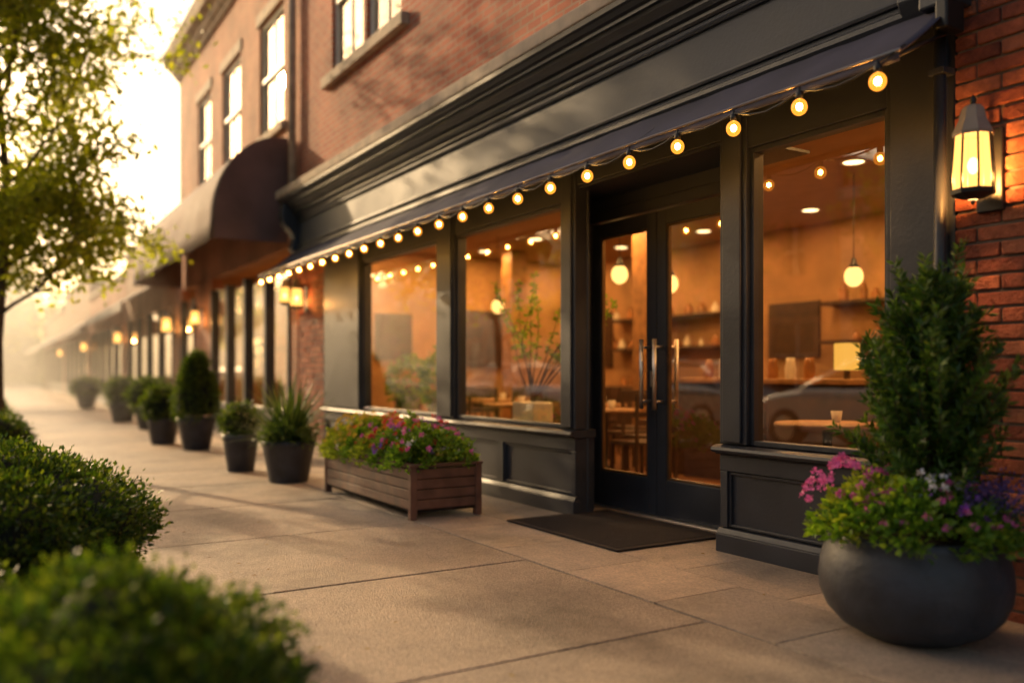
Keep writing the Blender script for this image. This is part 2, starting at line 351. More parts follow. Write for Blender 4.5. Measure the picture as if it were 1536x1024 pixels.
# ---------------------------------------------------------------- ground
def sheet(name,x0,x1,y0,y1,z,mat): return mesh(name,[(x0,y0,z),(x1,y0,z),(x1,y1,z),(x0,y1,z)],[(0,1,2,3)],mat)
sheet('ground',-700,700,-300,1200,-.16,M['grass'])
sheet('road',-9.5,-1.1,-60,400,-.145,M['asphalt'])
g=group('road_marking')
boxes('parking_line',[(-3.35,-3.25,y,y+5.2,-.142,-.139) for y in range(-20,120,6)],M['white'],g,0)
boxes('centre_line',[(-6.2,-6.1,-60,300,-.142,-.139)],simple('yellow_road_paint',(.5,.35,.05)),g,0)
sw=group('sidewalk')
boxes('sub_base',[(.55,3.95,-12,300,-.3,-.035)],M['soil'],sw,0)
sl_=[]
for k in range(-8,60):
    y=2.84+1.5*k; sl_.append((.64,2.750,y+.007,y+1.493,-.12,0+random.uniform(-.002,.002)))
boxes('concrete_slab',sl_,M['concrete'],sw,.007)
tl=[]
for k in range(-12,110):
    y=2.45+.75*k
    tl.append((2.764,3.345,y+.003,y+.747,-.1,.001)); tl.append((3.351,3.925,y+.003-.3,y+.747-.3,-.1,.001))
for k in range(3): tl.append((3.931,4.45,3.93+.68*k,4.606+.68*k,-.1,.001))
boxes('paving_stone',tl,M['tile'],sw,.002)
box('edge_kerb',.54,.634,-12,300,-.2,.02,M['kerb'],sw,.01)
box('street_kerb',-1.1,-.95,-60,300,-.2,.0,M['kerb'],sw,.015)
sheet('planting_bed',-.95,.54,-12,300,-.03,M['soil'])
fs=group('far_sidewalk'); box('slab',-13.5,-9.5,-60,300,-.2,0,M['kerb'],fs,.01)
lp=[];ld=[]
for i in range(170):
    y=random.uniform(1.5,16); x=.66+abs(random.gauss(0,.5)) if random.random()<.6 else 3.9-abs(random.gauss(0,.45))
    lp.append((x,y,.006)); ld.append((random.gauss(0,1),random.gauss(0,1),.12))
leaves('fallen_leaves',lp,ld,.03,.016,M['dry'],None,flat=True)

# ---------------------------------------------------------------- main storefront building
FX=3.93
A=group('brick_storefront_building')
def wall_open(name,x0,x1,y0,y1,z0,z1,ops,mat,parent):
    ys=sorted({y0,y1,*[o[0] for o in ops],*[o[1] for o in ops]}); zs=sorted({z0,z1,*[o[2] for o in ops],*[o[3] for o in ops]})
    L=[]
    for a,b in zip(ys,ys[1:]):
        for c,d in zip(zs,zs[1:]):
            m=((a+b)/2,(c+d)/2)
            if any(o[0]<m[0]<o[1] and o[2]<m[1]<o[3] for o in ops): continue
            L.append((x0,x1,a,b,c,d))
    return boxes(name,L,mat,parent,0)
upA=[(8.75,9.75,5.0,6.9),(9.85,10.95,5.0,6.9),(4.2,5.3,5.0,6.9),(5.4,6.5,5.0,6.9)]
wall_open('upper_wall',3.93,4.2,-3.0,12.32,3.70,8.4,upA,M['brick'],A)
box('roof',4.1,12,-3,12.3,8.1,8.3,M['stone'],A)
box('parapet_cornice',3.7,4.25,-3.05,12.34,8.4,8.75,M['stone'],A,.03)
def sash(x,y0,y1,z0,z1,parent,mat=M['white']):
    t=.075; x0,x1=x+.06,x+.12
    L=[(x0,x1,y0,y0+t,z0,z1),(x0,x1,y1-t,y1,z0,z1),(x0,x1,y0+t,y1-t,z0,z0+t),(x0,x1,y0+t,y1-t,z1-t,z1)]
    zm=(z0+z1)/2; L+=[(x0-.02,x1-.02,y0+t,y1-t,zm-.03,zm+.03),(x0+.012,x1-.02,(y0+y1)/2-.015,(y0+y1)/2+.015,z0+t,zm-.03),(x0+.012,x1-.02,(y0+y1)/2-.015,(y0+y1)/2+.015,zm+.03,z1-t)]
    boxes('window_sash',L,mat,parent,.003)
    mesh('window_pane',[(x0+.03,y0+t,z0+t),(x0+.03,y0+t,z1-t),(x0+.03,y1-t,z1-t),(x0+.03,y1-t,z0+t)],[(0,1,2,3)],M['glassU'],parent)
    mesh('blind',[(x0+.10,y0,z0+.55),(x0+.10,y1,z0+.55),(x0+.10,y1,z1),(x0+.10,y0,z1)],[(0,1,2,3)],M['blind'],parent)
    box('dark_room',x0+.19,x0+1.2,y0-.1,y1+.1,z0-.1,z1+.1,M['dwood'],parent,0)
for y0,y1,z0,z1 in upA: sash(3.92,y0,y1,z0,z1,A)
for a,b in((8.55,11.15),(4.0,6.7)):
    box('stone_sill',3.84,4.0,a,b,4.86,4.998,M['stone'],A,.01)
    box('stone_lintel',3.90,4.0,a,b,6.902,7.12,M['stone'],A,.01)
tubes('rain_pipe',[([(3.84,12.36,3.7),(3.84,12.36,8.2)],.055)],M['stone'],A,12)
extr_y('fascia_board',[(3.85,2.84),(3.85,3.36),(4.1,3.36),(4.1,2.84)],2.50,12.22,M['paint2'],A,b=.004)
prof=[(3.93,3.30),(3.838,3.30),(3.825,3.315),(3.825,3.335),(3.80,3.345),(3.785,3.375),(3.785,3.40),(3.755,3.405),(3.74,3.425),(3.715,3.45),(3.705,3.475),(3.68,3.478),(3.68,3.50),(3.655,3.51),(3.635,3.54),(3.615,3.55),(3.61,3.585),(3.93,3.585)]
extr_y('cornice_moulding',prof,2.42,12.36,M['paint'],A)
box('stone_band',3.60,4.15,2.40,12.38,3.588,3.70,M['stone'],A,.012)
extr_y('fascia_lower_bead',[(3.85,2.90),(3.832,2.90),(3.826,2.915),(3.832,2.93),(3.85,2.93)],2.505,12.2,M['paint'],A)
extr_y('fascia_bottom_moulding',[(3.90,2.80),(3.815,2.80),(3.80,2.82),(3.80,2.845),(3.825,2.862),(3.85,2.87),(3.9,2.87)],2.48,12.24,M['paint'],A)
extr_y('fascia_top_bead',[(3.85,3.235),(3.83,3.235),(3.822,3.25),(3.83,3.265),(3.85,3.265)],2.505,12.2,M['paint'],A)
for y0,y1 in((12.12,12.32),(2.44,2.60)):
    extr_y('scroll_bracket',[(3.86,2.80),(3.80,2.82),(3.76,2.88),(3.78,2.95),(3.80,3.02),(3.76,3.10),(3.70,3.16),(3.64,3.24),(3.62,3.34),(3.63,3.44),(3.64,3.50),(3.86,3.50)],y0,y1,M['paint'],A,b=.012)
def brickpier(name,x,y0,y1,z0,z1,parent,depth=.10):
    row=0;z=z0
    L=[]
    while z<z1-.02:
        off=(row%2)*.1125
        y=y0-.225+off
        while y<y1:
            a=max(y,y0); b=min(y+.215,y1)
            if b-a>.02:
                j=random.uniform(-.008,.004); L.append((x+j,x+depth,a,b,z+.001,z+.063+random.uniform(-.002,.001)))
            y+=.225
        z+=.075; row+=1
    o=boxes(name,L,M['bricks'],parent,.006)
    box('mortar',x+.011,x+depth+.1,y0+.006,y1-.006,z0,z1,M['mortar'],parent,0)
    return o
brickpier('brick_pier',3.90,-1.2,2.385,-.02,3.585,A,.1)
box('wall_core',4.1,4.4,-3,2.25,-.1,3.7,M['brick'],A,0)
wall_open('side_shop_wall',3.92,4.1,-3,-1.21,-.1,3.7,[],M['brick'],A)
brickpier('brick_pier_end',3.91,11.22,12.3,-.02,2.84,A,.1)
box('wall_core_end',4.11,4.5,11.3,12.3,-.1,3.7,M['brick'],A,0)
box('stone_base',3.87,4.0,11.2,12.32,0,.18,M['stone'],A,.01)
P=M['paint']
def bay(y0,y1,wins,glz=(.68,2.45)):
    """bulkhead, sill, posts and glazing of one shopfront bay"""
    box('bulkhead',3.95,4.10,y0,y1,.0,.60,P,A,0)
    box('plinth',3.89,3.96,y0-.012,y1+.012,.0,.115,P,A,.006)
    extr_y('plinth_cap',[(3.96,.117),(3.90,.117),(3.915,.145),(3.96,.15)],y0-.01,y1+.01,P,A)
    box('bulkhead_rail_top',3.915,3.952,y0,y1,.50,.60,P,A,.004)
    extr_y('sill',[(4.1,.603),(3.90,.603),(3.89,.612),(3.862,.618),(3.855,.632),(3.862,.648),(3.90,.66),(4.1,.665)],y0-.02,y1+.02,P,A)
    n=max(1,round((y1-y0)/1.1)); 
    for i in range(n+1):
        yy=y0+(y1-y0)*i/n; a=max(y0,yy-.06); b=min(y1,yy+.06)
        box('bulkhead_stile',3.918,3.952,a,b,.152,.498,P,A,.004)
    for i in range(n):
        a=y0+(y1-y0)*i/n+.06; b=y0+(y1-y0)*(i+1)/n-.06
        if b-a>.1:
            for q in((a,a+.018,.155,.495),(b-.018,b,.155,.495),(a+.018,b-.018,.155,.173),(a+.018,b-.018,.477,.495)):
                box('panel_bead',3.932,3.952,*q,P,A,.004)
    edges=[y0]+[q for wn in wins for q in wn]+[y1]
    for i in range(0,len(edges),2):
        a,b=edges[i],edges[i+1]
        box('post',3.915,4.06,a,b,.667,2.80,P,A,.006)
        if b-a>.1: box('post_face_strip',3.897,3.9145,a+.035,b-.035,.68,2.78,P,A,.006)
    for a,b in wins:
        box('window_head',3.925,4.05,a,b,glz[1],2.80,P,A,.004)
        t=.03
        boxes('window_bead',[(3.945,4.03,a,a+t,.667,glz[1]),(3.945,4.03,b-t,b,.667,glz[1]),(3.945,4.03,a+t,b-t,.667,.667+t),(3.945,4.03,a+t,b-t,glz[1]-t,glz[1])],P,A,.004)
        mesh('window_glass',[(3.985,a+t,.69),(3.985,a+t,glz[1]-.02),(3.985,b-t,glz[1]-.02),(3.985,b-t,.69)],[(0,1,2,3)],M['glass'],A)
bay(2.39,3.92,[(2.76,3.70)])
bay(5.46,11.21,[(5.66,7.48),(7.86,9.9)])
box('header_beam',3.93,4.15,3.92,5.46,2.55,2.80,P,A,.004)
box('recess_soffit',3.95,4.6,3.8,6.1,2.53,2.549,P,A,0)
def quadwall(name,p,q,z0,z1,th,mat):
    p=Vector((*p,0)); q=Vector((*q,0)); d=(q-p).normalized(); n=Vector((-d.y,d.x,0))*th
    v=[]
    for z in(z0,z1): v+=[(*(p)[:2],z),(*(q)[:2],z),(*(q+n)[:2],z),(*(p+n)[:2],z)]
    return bev(mesh(name,v,[(0,3,2,1),(4,5,6,7),(0,1,5,4),(1,2,6,5),(2,3,7,6),(3,0,4,7)],mat,A),.003)
quadwall('recess_return',(4.0,5.48),(4.36,5.97),.0,2.53,-.05,P)
quadwall('recess_return',(4.0,3.90),(4.40,4.14),.0,2.53,.06,P)
# door
DX=4.38
D=group('double_door')
boxes('door_frame',[(DX-.03,DX+.08,5.86,5.96,0,2.43),(DX-.03,DX+.08,4.12,4.235,0,2.43),(DX-.03,DX+.08,4.235,5.86,2.345,2.43),(DX-.02,DX+.08,4.1,6.0,2.432,2.6)],P,D,.006)
bead=simple('bronze_bead',(.12,.07,.03),.4,.5)
def leaf(y0,y1):
    st=.105
    L=[(DX,DX+.05,y0,y0+st,.02,2.335),(DX,DX+.05,y1-st,y1,.02,2.335),(DX,DX+.05,y0+st,y1-st,.02,.30),(DX,DX+.05,y0+st,y1-st,2.22,2.335)]
    boxes('leaf_frame',L,P,D,.005)
    t=.018; a,b,c,d=y0+st,y1-st,.30,2.22
    boxes('glazing_bead',[(DX+.008,DX+.042,a,a+t,c,d),(DX+.008,DX+.042,b-t,b,c,d),(DX+.008,DX+.042,a+t,b-t,c,c+t),(DX+.008,DX+.042,a+t,b-t,d-t,d)],bead,D,.003)
    mesh('door_glass',[(DX+.025,a,c),(DX+.025,a,d),(DX+.025,b,d),(DX+.025,b,c)],[(0,1,2,3)],M['glass'],D)
leaf(4.24,5.045); leaf(5.052,5.855)
box('threshold',DX-.06,DX+.08,4.235,5.86,.001,.018,M['metal'],D,.003)
box('lock_plate',DX-.006,DX-.001,5.075,5.115,1.0,1.12,M['metal'],D,.001)
for y in(4.975,5.125):
    hz0,hz1=.86,1.33; x=DX-.085
    tubes('pull_handle',[([(x,y,hz0-.03),(x,y,hz1+.03)],.016),([(x,y,hz0+.03),(DX,y,hz0+.03)],.010),([(x,y,hz1-.03),(DX,y,hz1-.03)],.010)],M['metal'],D,12)
    x=DX+.135
    tubes('inner_handle',[([(x,y,hz0-.03),(x,y,hz1+.03)],.016),([(x,y,hz0+.03),(DX+.05,y,hz0+.03)],.010),([(x,y,hz1-.03),(DX+.05,y,hz1-.03)],.010)],M['metal'],D,12)
tubes('downspout',[([(3.845,2.425,.0),(3.845,2.425,2.78)],.028)],M['paint'],A,14)
boxes('pipe_bracket',[(3.81,3.9,2.385,2.465,z,z+.03) for z in(.5,1.5,2.5)],P,A,.003)
box('gutter_box',3.74,3.9,2.30,2.47,2.79,2.97,P,A,.012)

# main awning ------------------------------------------------------
AW=group('shop_awning')
ya,yb=2.33,12.5; n=120
v=[];f=[]
for i in range(n+1):
    y=ya+(yb-ya)*i/n
    for j in range(6):
        t=j/5; x=3.87-.47*t; sag=-.018*math.sin(math.pi*t)*(1+.3*math.sin(y*5.1))+.003*math.sin(y*17+t*3)
        v.append((x,y,2.845-.35*t+sag))
for i in range(n):
    for j in range(5): a=i*6+j; f.append((a,a+1,a+7,a+6))
o=mesh('canvas',v,f,M['awn'],AW,True); s=o.modifiers.new('s','SOLIDIFY'); s.thickness=.006
v=[];f=[]
for i in range(n+1):
    y=ya+(yb-ya)*i/n
    for j in range(3): v.append((3.398+.003*math.sin(y*9)*j,y,2.497-.02*j))
for i in range(n):
    for j in range(2): a=i*3+j; f.append((a,a+1,a+4,a+3))
o=mesh('valance',v,f,M['awn'],AW,True); s=o.modifiers.new('s','SOLIDIFY'); s.thickness=.005
tubes('front_rail',[([(3.392,ya-.01,2.503),(3.392,yb+.01,2.503)],.0085)],M['rim'],AW,10)
pt=[]
for y in(2.36,4.2,6.2,8.2,10.2,12.45):
    pt+=[([(3.41,y,2.485),(3.9,y,2.72)],.010),([(3.41,y,2.49),(3.88,y,2.82)],.008)]
tubes('support_arm',pt,M['black'],AW,8)
box('end_bracket',3.70,3.84,2.30,2.36,2.66,2.80,M['black'],AW,.01)
# string lights
SLt=group('string_lights')
SP=.43
ys=[2.42+SP*i for i in range(24)]
cable=[]
for i,y in enumerate(ys[:-1]):
    for t in(0,.25,.5,.75): cable.append((3.375,y+SP*t,2.468-(.04+.012*math.sin(i*2.3))*math.sin(math.pi*t)))
cable.append((3.375,ys[-1],2.472)); cable=[(3.4,2.3,2.52)]+cable
tubes('cable',[(cable,.0055)],M['black'],SLt,6)
sock=[]
for y in ys: sock.append(([(3.375,y,2.48),(3.375,y,2.462),(3.375,y,2.458),(3.375,y,2.425)],[.008,.009,.018,.018]))
tubes('sockets',sock,M['black'],SLt,12)
def spheres(name,C,r,mat,parent,sub=2,sz=1):
    bm=bmesh.new()
    for c in C:
        m=bmesh.ops.create_icosphere(bm,subdivisions=sub,radius=r)
        for q in m['verts']:
            q.co.z*=sz; q.co+=Vector(c)
    me=bpy.data.meshes.new(name); bm.to_mesh(me); bm.free(); return obj(name,me,mat,parent,True)
m,nt,b,o_=newmat('bulb_amber_glass'); nt.nodes.remove(b)
tr=N(nt,'ShaderNodeBsdfTransparent'); tr.inputs[0].default_value=(1,.75,.4,1); em=N(nt,'ShaderNodeEmission'); em.inputs[0].default_value=(1,.34,.035,1); em.inputs[1].default_value=2.4
gl=N(nt,'ShaderNodeBsdfGlossy'); gl.inputs['Roughness'].default_value=.02
lw=N(nt,'ShaderNodeLayerWeight'); lw.inputs[0].default_value=.35
mr=N(nt,'ShaderNodeMapRange'); mr.inputs['To Min'].default_value=.45; mr.inputs['To Max'].default_value=.75; nt.links.new(lw.outputs['Facing'],mr.inputs['Value'])
m1=N(nt,'ShaderNodeMixShader'); nt.links.new(mr.outputs[0],m1.inputs[0]); nt.links.new(tr.outputs[0],m1.inputs[1]); nt.links.new(em.outputs[0],m1.inputs[2])
m2=N(nt,'ShaderNodeMixShader'); m2.inputs[0].default_value=.05; nt.links.new(m1.outputs[0],m2.inputs[1]); nt.links.new(gl.outputs[0],m2.inputs[2]); nt.links.new(m2.outputs[0],o_.inputs['Surface'])
spheres('bulb_glass',[(3.375,y,2.387) for y in ys],.038,m,SLt,3,1.08)
spheres('filament',[(3.375,y,2.389) for y in ys],.016,M['hot'],SLt,2,1.2)

# lanterns -----------------------------------------------------------
capm=simple('pewter_cap',(.24,.21,.18),.5,.2)
lbulb=emit('lantern_bulb_glow',(1,.74,.38),14)
def lantern(x,y,z,s=1,power=9):
    L=group('wall_lantern')
    w=.085*s; h=.25*s; cx=x-.15*s
    box('back_plate',x-.025*s,x+.005,y-.06*s,y+.06*s,z-.2*s,z+.17*s,M['black'],L,.006)
    tubes('arm',[([(x-.02,y,z+.16*s),(cx,y,z+.20*s)],.012*s)],M['black'],L)
    lathe('glass_body',[(w*.98,-h*.5),(w*1.0,-h*.2),(w*.86,h*.5)],M['lant'],L,(cx,y,z),8,False)
    pp=[]
    for i in range(8):
        a=2*math.pi*i/8
        pp.append(([(cx+w*1.02*math.cos(a),y+w*1.02*math.sin(a),z-h*.5),(cx+w*1.03*math.cos(a),y+w*1.03*math.sin(a),z-h*.2),(cx+w*.89*math.cos(a),y+w*.89*math.sin(a),z+h*.5)],.005*s))
    tubes('glazing_bars',pp,M['black'],L,6)
    lathe('base',[(w*.25,-h*.5-.035*s),(w*.55,-h*.5-.03*s),(w*1.08,-h*.5-.012*s),(w*1.1,-h*.5+.008*s),(w*.8,-h*.5+.009*s)],M['black'],L,(cx,y,z),8,False)
    lathe('finial',[(.001,-.06*s),(.010*s,-.05*s),(.012*s,-.04*s),(.006*s,-.03*s)],M['black'],L,(cx,y,z-h*.5),10)
    lathe('cap',[(w*1.0,h*.5-.005*s),(w*1.02,h*.5+.01*s),(w*.70,h*.5+.065*s),(w*.56,h*.5+.115*s),(w*.40,h*.5+.13*s),(.001,h*.5+.14*s)],capm,L,(cx,y,z),8,False)
    lathe('top_knob',[(.012*s,0),(.015*s,.015*s),(.006*s,.03*s),(.001,.04*s)],M['black'],L,(cx,y,z+h*.5+.14*s),10)
    spheres('lamp_bulb',[(cx,y,z-.01*s)],.024*s,lbulb,L,2,1.6)
    pl=bpy.data.lights.new('lantern_light','POINT'); pl.energy=power; pl.color=(1,.48,.15); pl.shadow_soft_size=.03*s
    po=bpy.data.objects.new('lantern_light',pl); COL.objects.link(po); po.location=(cx,y,z-.075*s); po.parent=L
    return L
lantern(3.90,2.21,2.03,1.0,95)
lantern(3.91,11.9,2.16,1.0,60)

# main interior --------------------------------------------------------
R=group('shop_interior')
box('floor',4.0,9.0,2.3,12.2,-.1,-.001,M['floorI'],R,0)
box('ceiling',4.1,9.0,2.3,12.2,2.95,3.05,M['ceilI'],R,0)
box('back_wall',8.8,9.0,2.3,12.2,0,2.95,M['wallI'],R,0)
box('side_wall',4.15,8.8,2.25,2.4,0,2.95,M['wallI'],R,0)
box('side_wall_far',4.15,8.8,12.1,12.2,0,2.95,M['wallI'],R,0)
box('front_header_inner',4.1,4.16,2.4,12.1,2.62,2.95,M['wallI'],R,0)
def area(x,y,z,e,size,par,col=(1,.52,.17)):
    a=bpy.data.lights.new('downlight','AREA'); a.shape='DISK'; a.size=size; a.energy=e; a.color=col
    ob=bpy.data.objects.new('downlight',a); COL.objects.link(ob); ob.location=(x,y,z); ob.parent=par
for y in(3.2,4.9,6.6,8.3,10.0,11.4):
    for x in(5.0,6.5,8.0):
        lathe('downlight_trim',[(.10,.0),(.115,-.008),(.10,-.010),(.088,-.004)],M['cer'],R,(x,y,2.949),20)
        lathe('downlight_lens',[(.001,-.006),(.087,-.006)],M['disc'],R,(x,y,2.949),20)
        area(x,y,2.925,(22 if y<7 else 27)*(.8 if x>7 else 1.1),.16,R)
for x,y,z in((5.6,3.75,1.98),(5.9,6.6,2.0),(5.9,8.3,2.0),(5.9,10,2.0),(6.9,5.2,2.0),(7.4,6.9,2.0),(6.6,4.4,2.1),(5.5,6.9,2.1),(6.5,8.8,2.0)):
    spheres('pendant_globe',[(x,y,z)],.085,M['pend'],R,3,1.15)
    tubes('pendant_cord',[([(x,y,z+.1),(x,y,2.95)],.004)],M['black'],R,6)
    lathe('pendant_cap',[(.02,.17),(.03,.12),(.055,.085),(.05,.08)],M['black'],R,(x,y,z),12)
for z in(1.45,1.9):
    box('wall_shelf',8.45,8.79,3.7,6.9,z,z+.04,M['dwood'],R)
    box('wall_shelf',8.45,8.79,8.6,11.0,z,z+.04,M['dwood'],R)
js=[];cs=[]
for z in(.92,1.49,1.94):
    for yy0,yy1 in((3.8,6.8),(8.7,10.9)):
        y=yy0
        while y<yy1:
            h=random.uniform(.06,.24); r=random.uniform(.03,.065)
            (js if random.random()<.7 else cs).append((8.6,y,z,h,r)); y+=random.uniform(.13,.42)
for nm,l,mt in(('jars',js,M['jar']),('crockery',cs,M['cer'])):
    v=[];f=[]
    for x,y,z,h,r in l:
        pr=[(r,0),(r,h*.6),(r*.5,h*.75),(r*.45,h),(.001,h)]
        k=len(v)
        for a,b in pr:
            for i in range(10): t=i*math.pi/5; v.append((x+a*math.cos(t),y+a*math.sin(t),z+b))
        for j in range(4):
            for i in range(10): f.append((k+j*10+i,k+j*10+(i+1)%10,k+j*10+10+(i+1)%10,k+j*10+10+i))
    mesh(nm,v,f,mt,R,True)
boxes('wall_picture',[(8.76,8.798,7.1,7.9,1.3,2.0),(8.76,8.798,11.2,11.8,1.2,2.1),(5.0,5.6,12.06,12.098,1.3,2.0),(6.2,7.4,12.06,12.098,1.2,2.1)],M['dwood'],R)
box('back_counter',8.1,8.79,3.7,11.4,0,.9,M['dwood'],R,.008)
box('counter_top',6.4,7.1,4.2,7.4,1.0,1.05,M['wood'],R,.008)
box('counter_front',6.5,7.05,4.25,7.35,0,.998,M['dwood'],R)
box('table_lamp_shade',6.5,6.66,4.95,5.11,1.13,1.37,M['lampY'],R,.01); box('table_lamp_base',6.56,6.6,5.01,5.05,1.05,1.13,M['dwood'],R)
for i in range(7):
    lathe('counter_jar',[(.05,0),(.055,.1),(.04,.16),(.04,.2),(.001,.2)],M['cer' if i%2 else 'jar'],R,(6.65,5.5+.22*i,1.05),14)
for x,y in((6.9,8.1),(6.9,11.2)): box('interior_column',x-.14,x+.14,y-.14,y+.14,0,2.95,M['wood'],R,.01)
def chair(x,y,r):
    c=group('chair'); c.parent=R
    L=[(-.2,.2,-.2,.2,.44,.47),(-.2,-.17,-.2,-.17,0,.44),(.17,.2,-.2,-.17,0,.44),(-.2,-.17,.17,.2,0,.92),(.17,.2,.17,.2,0,.92),(-.17,.17,.175,.195,.80,.92),(-.17,.17,.175,.195,.62,.68)]
    o=boxes('chair_frame',L,M['dwood'],c,.006); c.location=(x,y,0); c.rotation_euler=(0,0,r)
def table(x,y):
    c=group('table'); c.parent=R
    lathe('table_top',[(.001,.72),(.36,.72),(.37,.735),(.36,.75),(.001,.75)],M['wood'],c,(x,y,0),32)
    lathe('pedestal',[(.22,0),(.22,.02),(.04,.06),(.035,.4),(.035,.70),(.12,.72)],M['black'],c,(x,y,0),20)
for x,y in((5.15,4.1),(5.3,6.9),(5.3,8.6),(6.1,8.1),(6.7,9.6),(5.2,10.6),(7.6,8.3),(6.0,10.2)):
    table(x,y); chair(x,y+.55,0); chair(x,y-.55,math.pi); chair(x+.6,y,-math.pi/2)
    lathe('cup',[(.03,0),(.04,.08),(.035,.08)],M['cer'],R,(x+.1,y,.752),14)
box('window_ledge',4.11,4.5,6.1,11.1,.58,.62,M['wood'],R); box('ledge_front',4.47,4.5,6.1,11.1,0,.578,M['dwood'],R,0)
WP=group('potted_ficus')
boxes('white_planter',[(4.2,4.42,6.5,6.86,.622,.84)],M['cer'],WP,.015)
pth=[];lp=[];ld=[]
for i in range(14):
    a=random.uniform(0,6.28); e=random.uniform(.9,1.5); p=Vector((4.32,6.68,.82)); pts=[tuple(p)]; d=Vector((math.cos(a)*math.cos(e),math.sin(a)*math.cos(e)*1.2,math.sin(e)))
    for j in range(12):
        p=p+d*random.uniform(.08,.12); d=(d+Vector(rng.normal(size=3))*.08).normalized(); p.x=max(p.x,4.08); pts.append(tuple(p))
        if j>3:
            for q in range(7): lp.append(tuple(p)); ld.append(tuple(rng.normal(size=3)))
    pth.append((pts,lin(.008,.002,len(pts))))
tubes('stems',pth,M['stem'],WP,5); leaves('leaves',lp,ld,.06,.025,M['flf'],WP)
for (x,y,r) in((4.33,8.6,.2),(4.33,9.4,.22)):
    g=group('window_plant'); lathe('pot',[(.08,0),(.11,.2),(.1,.2)],M['cer'],g,(x,y,.622),20)
    shell((x,y,1.0),(r,r,.28),160,7,.06,M['flf'],g,seed=int(y*3),spread=.03)

# ---------------------------------------------------------------- doormat
DM=group('doormat')
box('mat_base',3.33,4.27,4.2,5.52,.0035,.016,M['mat'],DM,.006)
boxes('mat_ribs',[(3.37+.02*i,3.38+.02*i,4.25,5.47,.0155,.0195) for i in range(44)],M['mat'],DM,.001)

# ---------------------------------------------------------------- planters
PX,PY=3.36,2.24
K=group('round_planter_with_shrub')
pr=[(.001,0),(.20,0),(.225,.012),(.29,.05),(.345,.11),(.374,.18),(.380,.245),(.372,.31),(.355,.365),(.338,.405),(.340,.43),(.318,.437),(.308,.415),(.30,.385),(.001,.38)]
lathe('pot',pr,M['pot'],K,(PX,PY,.001),72)
lathe('soil',[(.30,.392),(.15,.405),(.001,.41)],M['soil'],K,(PX,PY,0),24)
SX,SY=PX+.085,PY-.01
pth=[];lp=[];ld=[];ll=[]
H0=.40;H1=1.60
for s in range(5):
    a=s*1.3; pts=[(SX+.03*math.cos(a)*(1+t*1.2),SY+.03*math.sin(a)*(1+t*1.2),H0+(H1-H0-.12)*t) for t in lin(0,1,8)]
    pth.append((pts,lin(.012,.003,8)))
for i in range(340):
    h=random.random()**.95; z=H0+.14+(H1-H0-.26)*h
    a=random.uniform(0,6.2832)
    R0=(.285*(1-h**2.6)+.05)*(.85+.75*nz((math.cos(a),math.sin(a),h*3),2.4,2))
    if h<.12: R0*=.65+h*3
    start=random.uniform(.0,.45)*R0
    p=Vector((SX+math.cos(a)*start,SY+math.sin(a)*start,z-.05)); el_=random.uniform(.30,.95)+h*.35
    d=Vector((math.cos(a)*math.cos(el_),math.sin(a)*math.cos(el_),math.sin(el_)))
    L=(R0-start)/max(math.cos(el_),.35)*random.uniform(.7,1.35); L=min(L,.34); nst=max(5,int(L/.014)); pts=[]
    for j in range(nst):
        pts.append(tuple(p)); p=p+d*(L/nst); d=(d+Vector((0,0,.03))+Vector(rng.normal(size=3))*.05).normalized()
        for q in range(3):
            o_=Vector(rng.normal(size=3)); o_=(o_-d*o_.dot(d)).normalized(); lp.append(tuple(p)); ld.append(tuple(d*.7+o_*.8)); ll.append(random.uniform(.034,.060))
    pth.append((pts[::2]+[pts[-1]],.0016))
tubes('shrub_stems',pth,M['stem'],K,5)
ll=np.array(ll); leaves('shrub_foliage',lp,ld,ll,ll*.30,M['yew'],K)
def mound(cx,cy,cz,rx,ry,rz,n,per,ls,mat,parent,droop=.25,seed=1,name='bedding_foliage',wl=.6):
    P_=[];D_=[]
    for i in range(n):
        a=random.uniform(0,6.2832); rr=math.sqrt(random.random())*1.08
        x=math.cos(a)*rr; y=math.sin(a)*rr
        k=1+.7*nz((x,y,0),2.3,seed)
        z=rz*(1-rr**2.4)*k+random.uniform(-.02,.04)
        if rr>.92: z-=random.random()*droop*.5
        c=(cx+x*rx,cy+y*ry,cz+z)
        for q in range(per):
            P_.append([c[0]+random.gauss(0,.018),c[1]+random.gauss(0,.018),c[2]+random.gauss(0,.014)])
            D_.append([x*.9+random.gauss(0,.6),y*.9+random.gauss(0,.6),.7-rr*.5+random.gauss(0,.4)])
    Ls=ls*(.6+.8*rng.random(len(P_))); leaves(name,P_,D_,Ls,Ls*wl,mat,parent)
def moundpts(cx,cy,cz,rx,ry,rz,n,seed=1,a0=0,a1=6.2832,r0=0):
    C=[];Nn=[]
    for i in range(n):
        a=random.uniform(a0,a1); rr=math.sqrt(random.uniform(r0*r0,1.1)); x=math.cos(a)*rr; y=math.sin(a)*rr
        k=1+.7*nz((x,y,0),2.3,seed); C.append([cx+x*rx,cy+y*ry,cz+rz*(1-min(rr,1)**2.4)*k+random.uniform(.02,.055)]); Nn.append([x*.7-.45,y*.7-.45,.6])
    return C,Nn
mound(PX-.02,PY-.01,.465,.36,.36,.13,520,11,.034,M['flf'],K,.07,3)
mound(PX-.10,PY+.06,.50,.24,.22,.13,200,10,.03,M['ylf'],K,.1,6)
C,Nn=moundpts(PX-.10,PY+.20,.53,.25,.22,.14,75,4,1.2,5.0); flowers('pink_flowers',C,Nn,.02,M['pink'],K)
C,Nn=moundpts(PX-.0,PY-.02,.48,.36,.36,.13,30,4,2.4,5.2,.4); flowers('violet_flowers',C,Nn,.02,M['pink'],K)
C,Nn=moundpts(PX-.06,PY-.14,.57,.12,.10,.1,16,5); flowers('white_flowers',C,Nn,.021,M['whi'],K)
